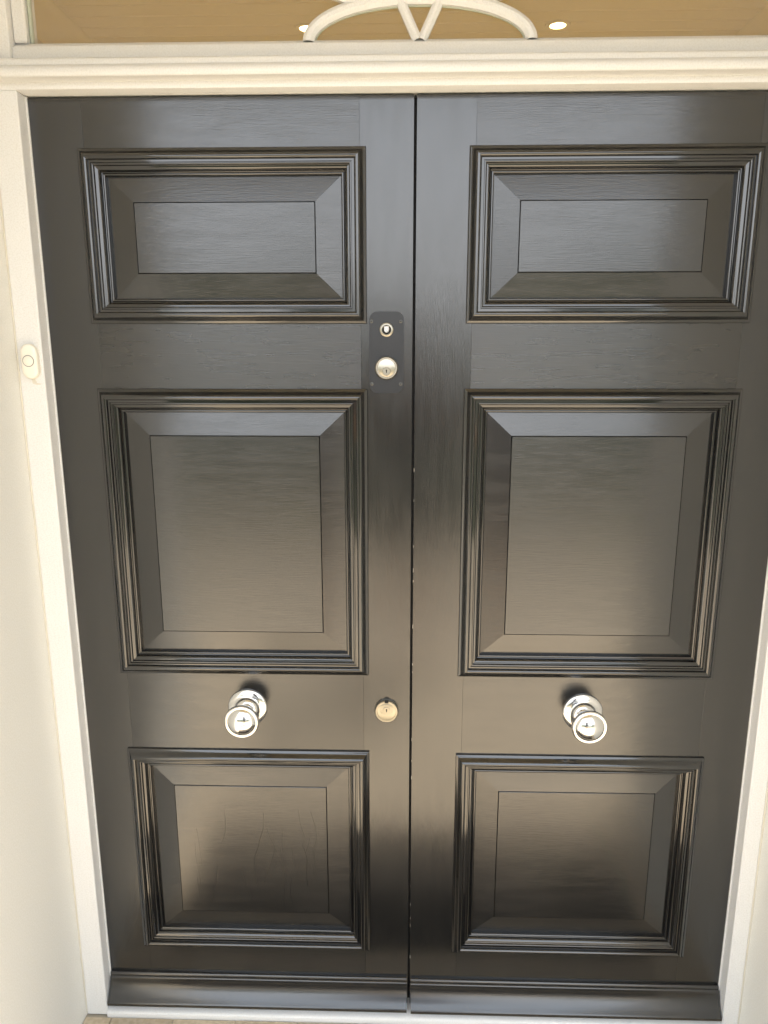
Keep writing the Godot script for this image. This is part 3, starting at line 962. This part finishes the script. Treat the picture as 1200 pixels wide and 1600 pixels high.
# ---------------------------------------------------------------- the person who takes the picture, mirrored in the paint and the knobs
# smooth union of tapered capsules, meshed as surface nets
func flesh(st: SurfaceTool, bones: Array, cell: float, soft: float) -> void:
	var lo := Vector3(1e9, 1e9, 1e9); var hi := -lo
	for b in bones:
		var m := maxf(b[2], b[3]) + cell * 3.0
		for e in [b[0], b[1]]:
			lo = lo.min(e - Vector3(m, m, m)); hi = hi.max(e + Vector3(m, m, m))
	var n := Vector3i(((hi - lo) / cell).ceil()) + Vector3i(2, 2, 2)
	var f := PackedFloat32Array()
	f.resize(n.x * n.y * n.z)
	var k := 1.0 / soft
	for b in bones:
		var a: Vector3 = b[0]; var d: Vector3 = b[1] - b[0]
		var ra: float = b[2]; var rb: float = b[3]
		var m := maxf(ra, rb) + maxf(cell * 2.0, soft * 4.0)
		var l := Vector3i(((a.min(b[1]) - Vector3(m, m, m) - lo) / cell).floor()).clamp(Vector3i.ZERO, n - Vector3i.ONE)
		var h := Vector3i(((a.max(b[1]) + Vector3(m, m, m) - lo) / cell).ceil()).clamp(Vector3i.ZERO, n - Vector3i.ONE)
		var dd := maxf(d.length_squared(), 1e-9)
		for z in range(l.z, h.z + 1):
			for y in range(l.y, h.y + 1):
				var at := (z * n.y + y) * n.x
				for x in range(l.x, h.x + 1):
					var p := lo + Vector3(x, y, z) * cell - a
					var t := clampf(p.dot(d) / dd, 0.0, 1.0)
					f[at + x] += exp(-((p - d * t).length() - lerpf(ra, rb, t)) * k)
	# solid where f > 1
	var points := {}
	var normals := {}
	var step := [1, n.x, n.x * n.y]
	for z in n.z - 1:
		for y in n.y - 1:
			for x in n.x - 1:
				var at := (z * n.y + y) * n.x + x
				var c := 0
				for e in 8:
					if f[at + (e & 1) + step[1] * ((e >> 1) & 1) + step[2] * (e >> 2)] > 1.0: c += 1
				if c == 0 or c == 8: continue
				var v: Array[float] = []
				for e in 8:
					v.append(log(maxf(f[at + (e & 1) + step[1] * ((e >> 1) & 1) + step[2] * (e >> 2)], 1e-6)))
				var sum := Vector3.ZERO
				var cnt := 0
				for e in 8:
					for ax in 3:
						if e & (1 << ax): continue
						var q := e | (1 << ax)
						if (v[e] > 0.0) == (v[q] > 0.0): continue
						var p := Vector3(e & 1, (e >> 1) & 1, e >> 2)
						p[ax] += v[e] / (v[e] - v[q])
						sum += p
						cnt += 1
				points[at] = lo + (Vector3(x, y, z) + sum / cnt) * cell
				var g := Vector3(v[1] + v[3] + v[5] + v[7] - v[0] - v[2] - v[4] - v[6], v[2] + v[3] + v[6] + v[7] - v[0] - v[1] - v[4] - v[5], v[4] + v[5] + v[6] + v[7] - v[0] - v[1] - v[2] - v[3])
				normals[at] = -g.normalized()
	for at in points:
		for ax in 3:
			var o: int = at + step[ax]
			if o >= f.size() or (f[at] > 1.0) == (f[o] > 1.0): continue
			var s1: int = step[(ax + 1) % 3]
			var s2: int = step[(ax + 2) % 3]
			var q := [at, at - s1, at - s1 - s2, at - s2]
			if not (points.has(q[1]) and points.has(q[2]) and points.has(q[3])): continue
			for w in [[0, 1, 2], [0, 2, 3]]:
				tri(st, points[q[w[0]]], points[q[w[1]]], points[q[w[2]]], normals[q[w[0]]], normals[q[w[1]]], normals[q[w[2]]], Vector2.ZERO, Vector2.ZERO, Vector2.ZERO)

func mirrored(bones: Array) -> Array:
	var out := bones.duplicate()
	for b in bones:
		if absf(b[0].x) > 0.001 or absf(b[1].x) > 0.001:
			out.append([Vector3(-b[0].x, b[0].y, b[0].z), Vector3(-b[1].x, b[1].y, b[1].z), b[2], b[3]])
	return out

func build_photographer() -> void:
	# faces the doors (-z); origin between the feet
	var t := base("person", Vector3(-0.016, FLOOR, 1.99), "standing person in dark navy top and shorts raising a phone to the doors", "person")
	var sh := Vector3(0.175, 1.40, 0.0)
	var elbow := Vector3(0.275, 1.175, -0.16)
	var wrist := Vector3(0.085, 1.435, -0.375)
	var body := [[Vector3(0, 1.46, 0), Vector3(0, 1.53, -0.02), 0.055, 0.052], [Vector3(0.10, 1.37, 0), Vector3(0.07, 1.10, 0), 0.095, 0.085], [Vector3(0.07, 1.10, 0), Vector3(0.085, 0.93, 0.0), 0.085, 0.105], [Vector3(0, 1.38, 0), sh, 0.085, 0.055],
		[sh, elbow, 0.052, 0.040], [elbow, wrist, 0.040, 0.026],
		[Vector3(0.085, 0.92, 0), Vector3(0.095, 0.50, -0.015), 0.090, 0.055], [Vector3(0.095, 0.50, -0.015), Vector3(0.105, 0.34, 0.025), 0.055, 0.058], [Vector3(0.105, 0.34, 0.025), Vector3(0.11, 0.085, 0.02), 0.055, 0.036],
		[Vector3(0.11, 0.055, 0.03), Vector3(0.125, 0.030, -0.14), 0.040, 0.028]]
	var st := new_st()
	flesh(st, mirrored(body), 0.014, 0.016)
	# head on a finer grid: skull, jaw, nose, lips, ears
	var head := [[Vector3(0, 1.665, 0.0), Vector3(0, 1.650, -0.045), 0.088, 0.080], [Vector3(0, 1.60, -0.04), Vector3(0, 1.575, -0.07), 0.062, 0.040], [Vector3(0, 1.53, -0.02), Vector3(0, 1.58, -0.02), 0.052, 0.052], [Vector3(0, 1.650, -0.120), Vector3(0, 1.615, -0.138), 0.009, 0.013], [Vector3(0.018, 1.583, -0.108), Vector3(0.0, 1.583, -0.112), 0.008, 0.009],
		[Vector3(0.084, 1.66, -0.005), Vector3(0.082, 1.61, -0.012), 0.012, 0.009], [Vector3(0.012, 1.672, -0.118), Vector3(0.05, 1.674, -0.100), 0.009, 0.008]]
	flesh(st, mirrored(head), 0.006, 0.006)
	# hands: palm, four fingers bent round the phone, thumb on its near face
	var hand := [[wrist, Vector3(0.070, 1.490, -0.420), 0.024, 0.026], [Vector3(0.066, 1.475, -0.412), Vector3(0.062, 1.525, -0.425), 0.022, 0.020]]
	for k in 4:
		var y := 1.470 + 0.021 * k
		var long: float = [0.030, 0.038, 0.042, 0.036][k]
		hand.append([Vector3(0.064, y, -0.425), Vector3(0.049, y + 0.006, -0.459), 0.0095, 0.0088])
		hand.append([Vector3(0.049, y + 0.006, -0.459), Vector3(0.049 - long * 0.6, y + 0.008, -0.4655), 0.0088, 0.0080])
		hand.append([Vector3(0.049 - long * 0.6, y + 0.008, -0.4655), Vector3(0.049 - long, y + 0.007, -0.4625), 0.0080, 0.0072])
	hand.append([Vector3(0.072, 1.490, -0.408), Vector3(0.054, 1.512, -0.432), 0.012, 0.0100])
	hand.append([Vector3(0.054, 1.512, -0.432), Vector3(0.030, 1.528, -0.4385), 0.0100, 0.0082])
	flesh(st, mirrored(hand), 0.004, 0.003)
	obj("body", st, M.skin, t)
	# clothes follow the body
	st = new_st()
	flesh(st, mirrored([[Vector3(0.10, 1.37, 0), Vector3(0.075, 1.10, 0), 0.108, 0.102], [Vector3(0.075, 1.10, 0), Vector3(0.09, 0.92, 0.0), 0.102, 0.118], [Vector3(0, 1.39, 0), sh, 0.090, 0.068], [sh, sh.lerp(elbow, 0.72), 0.066, 0.060]]), 0.014, 0.014)
	obj("shirt", st, M.navy, t)
	st = new_st()
	flesh(st, mirrored([[Vector3(0.08, 0.95, 0), Vector3(0.09, 0.86, 0), 0.115, 0.112], [Vector3(0.09, 0.88, 0), Vector3(0.10, 0.63, -0.01), 0.108, 0.088]]), 0.014, 0.012)
	obj("shorts", st, M.navy, t)
	st = new_st()
	flesh(st, mirrored([[Vector3(0, 1.690, 0.005), Vector3(0, 1.685, -0.035), 0.092, 0.083], [Vector3(0.03, 1.66, 0.045), Vector3(0.03, 1.60, 0.05), 0.062, 0.050]]), 0.010, 0.010)
	obj("hair", st, M.hair, t)
	for s: float in [-1.0, 1.0]:
		st = new_st()
		flesh(st, [[Vector3(s * 0.033, 1.652, -0.113), Vector3(s * 0.034, 1.652, -0.113), 0.0095, 0.0095]], 0.004, 0.002)
		obj("eye", st, M.plastic, t)
		st = new_st()
		flesh(st, [[Vector3(s * 0.11, 0.022, 0.05), Vector3(s * 0.128, 0.020, -0.17), 0.046, 0.040]], 0.012, 0.006)
		obj("shoe", st, M.dark, t)
	var ph := base("phone", Vector3(-0.016, 1.545, 1.540), "black phone held up in both hands before the doors", "phone")
	st = new_st()
	prism(st, round_rect(0, 0, 0.072, 0.148, 0.010, 6), -0.004, 0.004, 0.0008)
	obj("case", st, M.plate, ph)
	st = new_st()
	prism(st, round_rect(0, 0, 0.066, 0.140, 0.006, 6), 0.004, 0.0043, 0.0)
	obj("screen", st, M.hole, ph)
	for k in 2:
		st = new_st()
		prism(st, circle(0.0 if k == 0 else 0.017, 0.055, 0.007, 20), -0.0058, -0.0039, 0.0)
		obj("lens", st, M.hole, ph)

# ---------------------------------------------------------------- scene
const HALL := 1.6

func _ready() -> void:
	var cam := Camera3D.new()
	cam.name = "camera"
	add_child(cam)
	cam.transform = Transform3D(Basis(Vector3(0.999608, -0.000614, -0.027994), Vector3(-0.005589, 0.975268, -0.220956), Vector3(0.027437, 0.221026, 0.974882)), Vector3(-0.0162, 1.6, 1.515))
	cam.fov = rad_to_deg(2.0 * atan(800.0 / 1170.0))
	cam.near = 0.02
	cam.far = 500.0
	cam.current = true
	var we := WorldEnvironment.new()
	we.name = "environment"
	var env := Environment.new()
	env.background_mode = Environment.BG_SKY
	var sky := Sky.new()
	var sm := ProceduralSkyMaterial.new()
	sm.sky_top_color = Color(0.78, 0.82, 0.87)
	sm.sky_horizon_color = Color(0.95, 0.95, 0.95)
	sm.sky_curve = 0.25
	sm.ground_bottom_color = Color(0.35, 0.30, 0.22)
	sm.ground_horizon_color = Color(0.55, 0.52, 0.46)
	sky.sky_material = sm
	env.sky = sky
	env.background_energy_multiplier = 1.05
	env.tonemap_mode = Environment.TONE_MAPPER_LINEAR
	env.tonemap_exposure = 4.5
	env.sdfgi_enabled = true
	env.ssao_enabled = true
	env.ssil_enabled = true
	we.environment = env
	add_child(we)
	var sun := DirectionalLight3D.new()
	sun.name = "sun"
	sun.light_energy = 1.6
	sun.light_color = Color(1.0, 0.97, 0.93)
	sun.light_angular_distance = 0.5
	sun.shadow_enabled = true
	add_child(sun)
	var el := deg_to_rad(66.0)
	var az := deg_to_rad(40.0)
	var to_sun := Vector3(sin(az) * cos(el), sin(el), cos(az) * cos(el))
	sun.look_at_from_position(to_sun * 10.0, Vector3.ZERO, Vector3.UP)

	make_materials()
	build_house()
	build_frame()
	build_fanlight()
	build_threshold()
	build_doors()
	build_bell()
	build_doormat()
	build_garden()
	build_photographer()
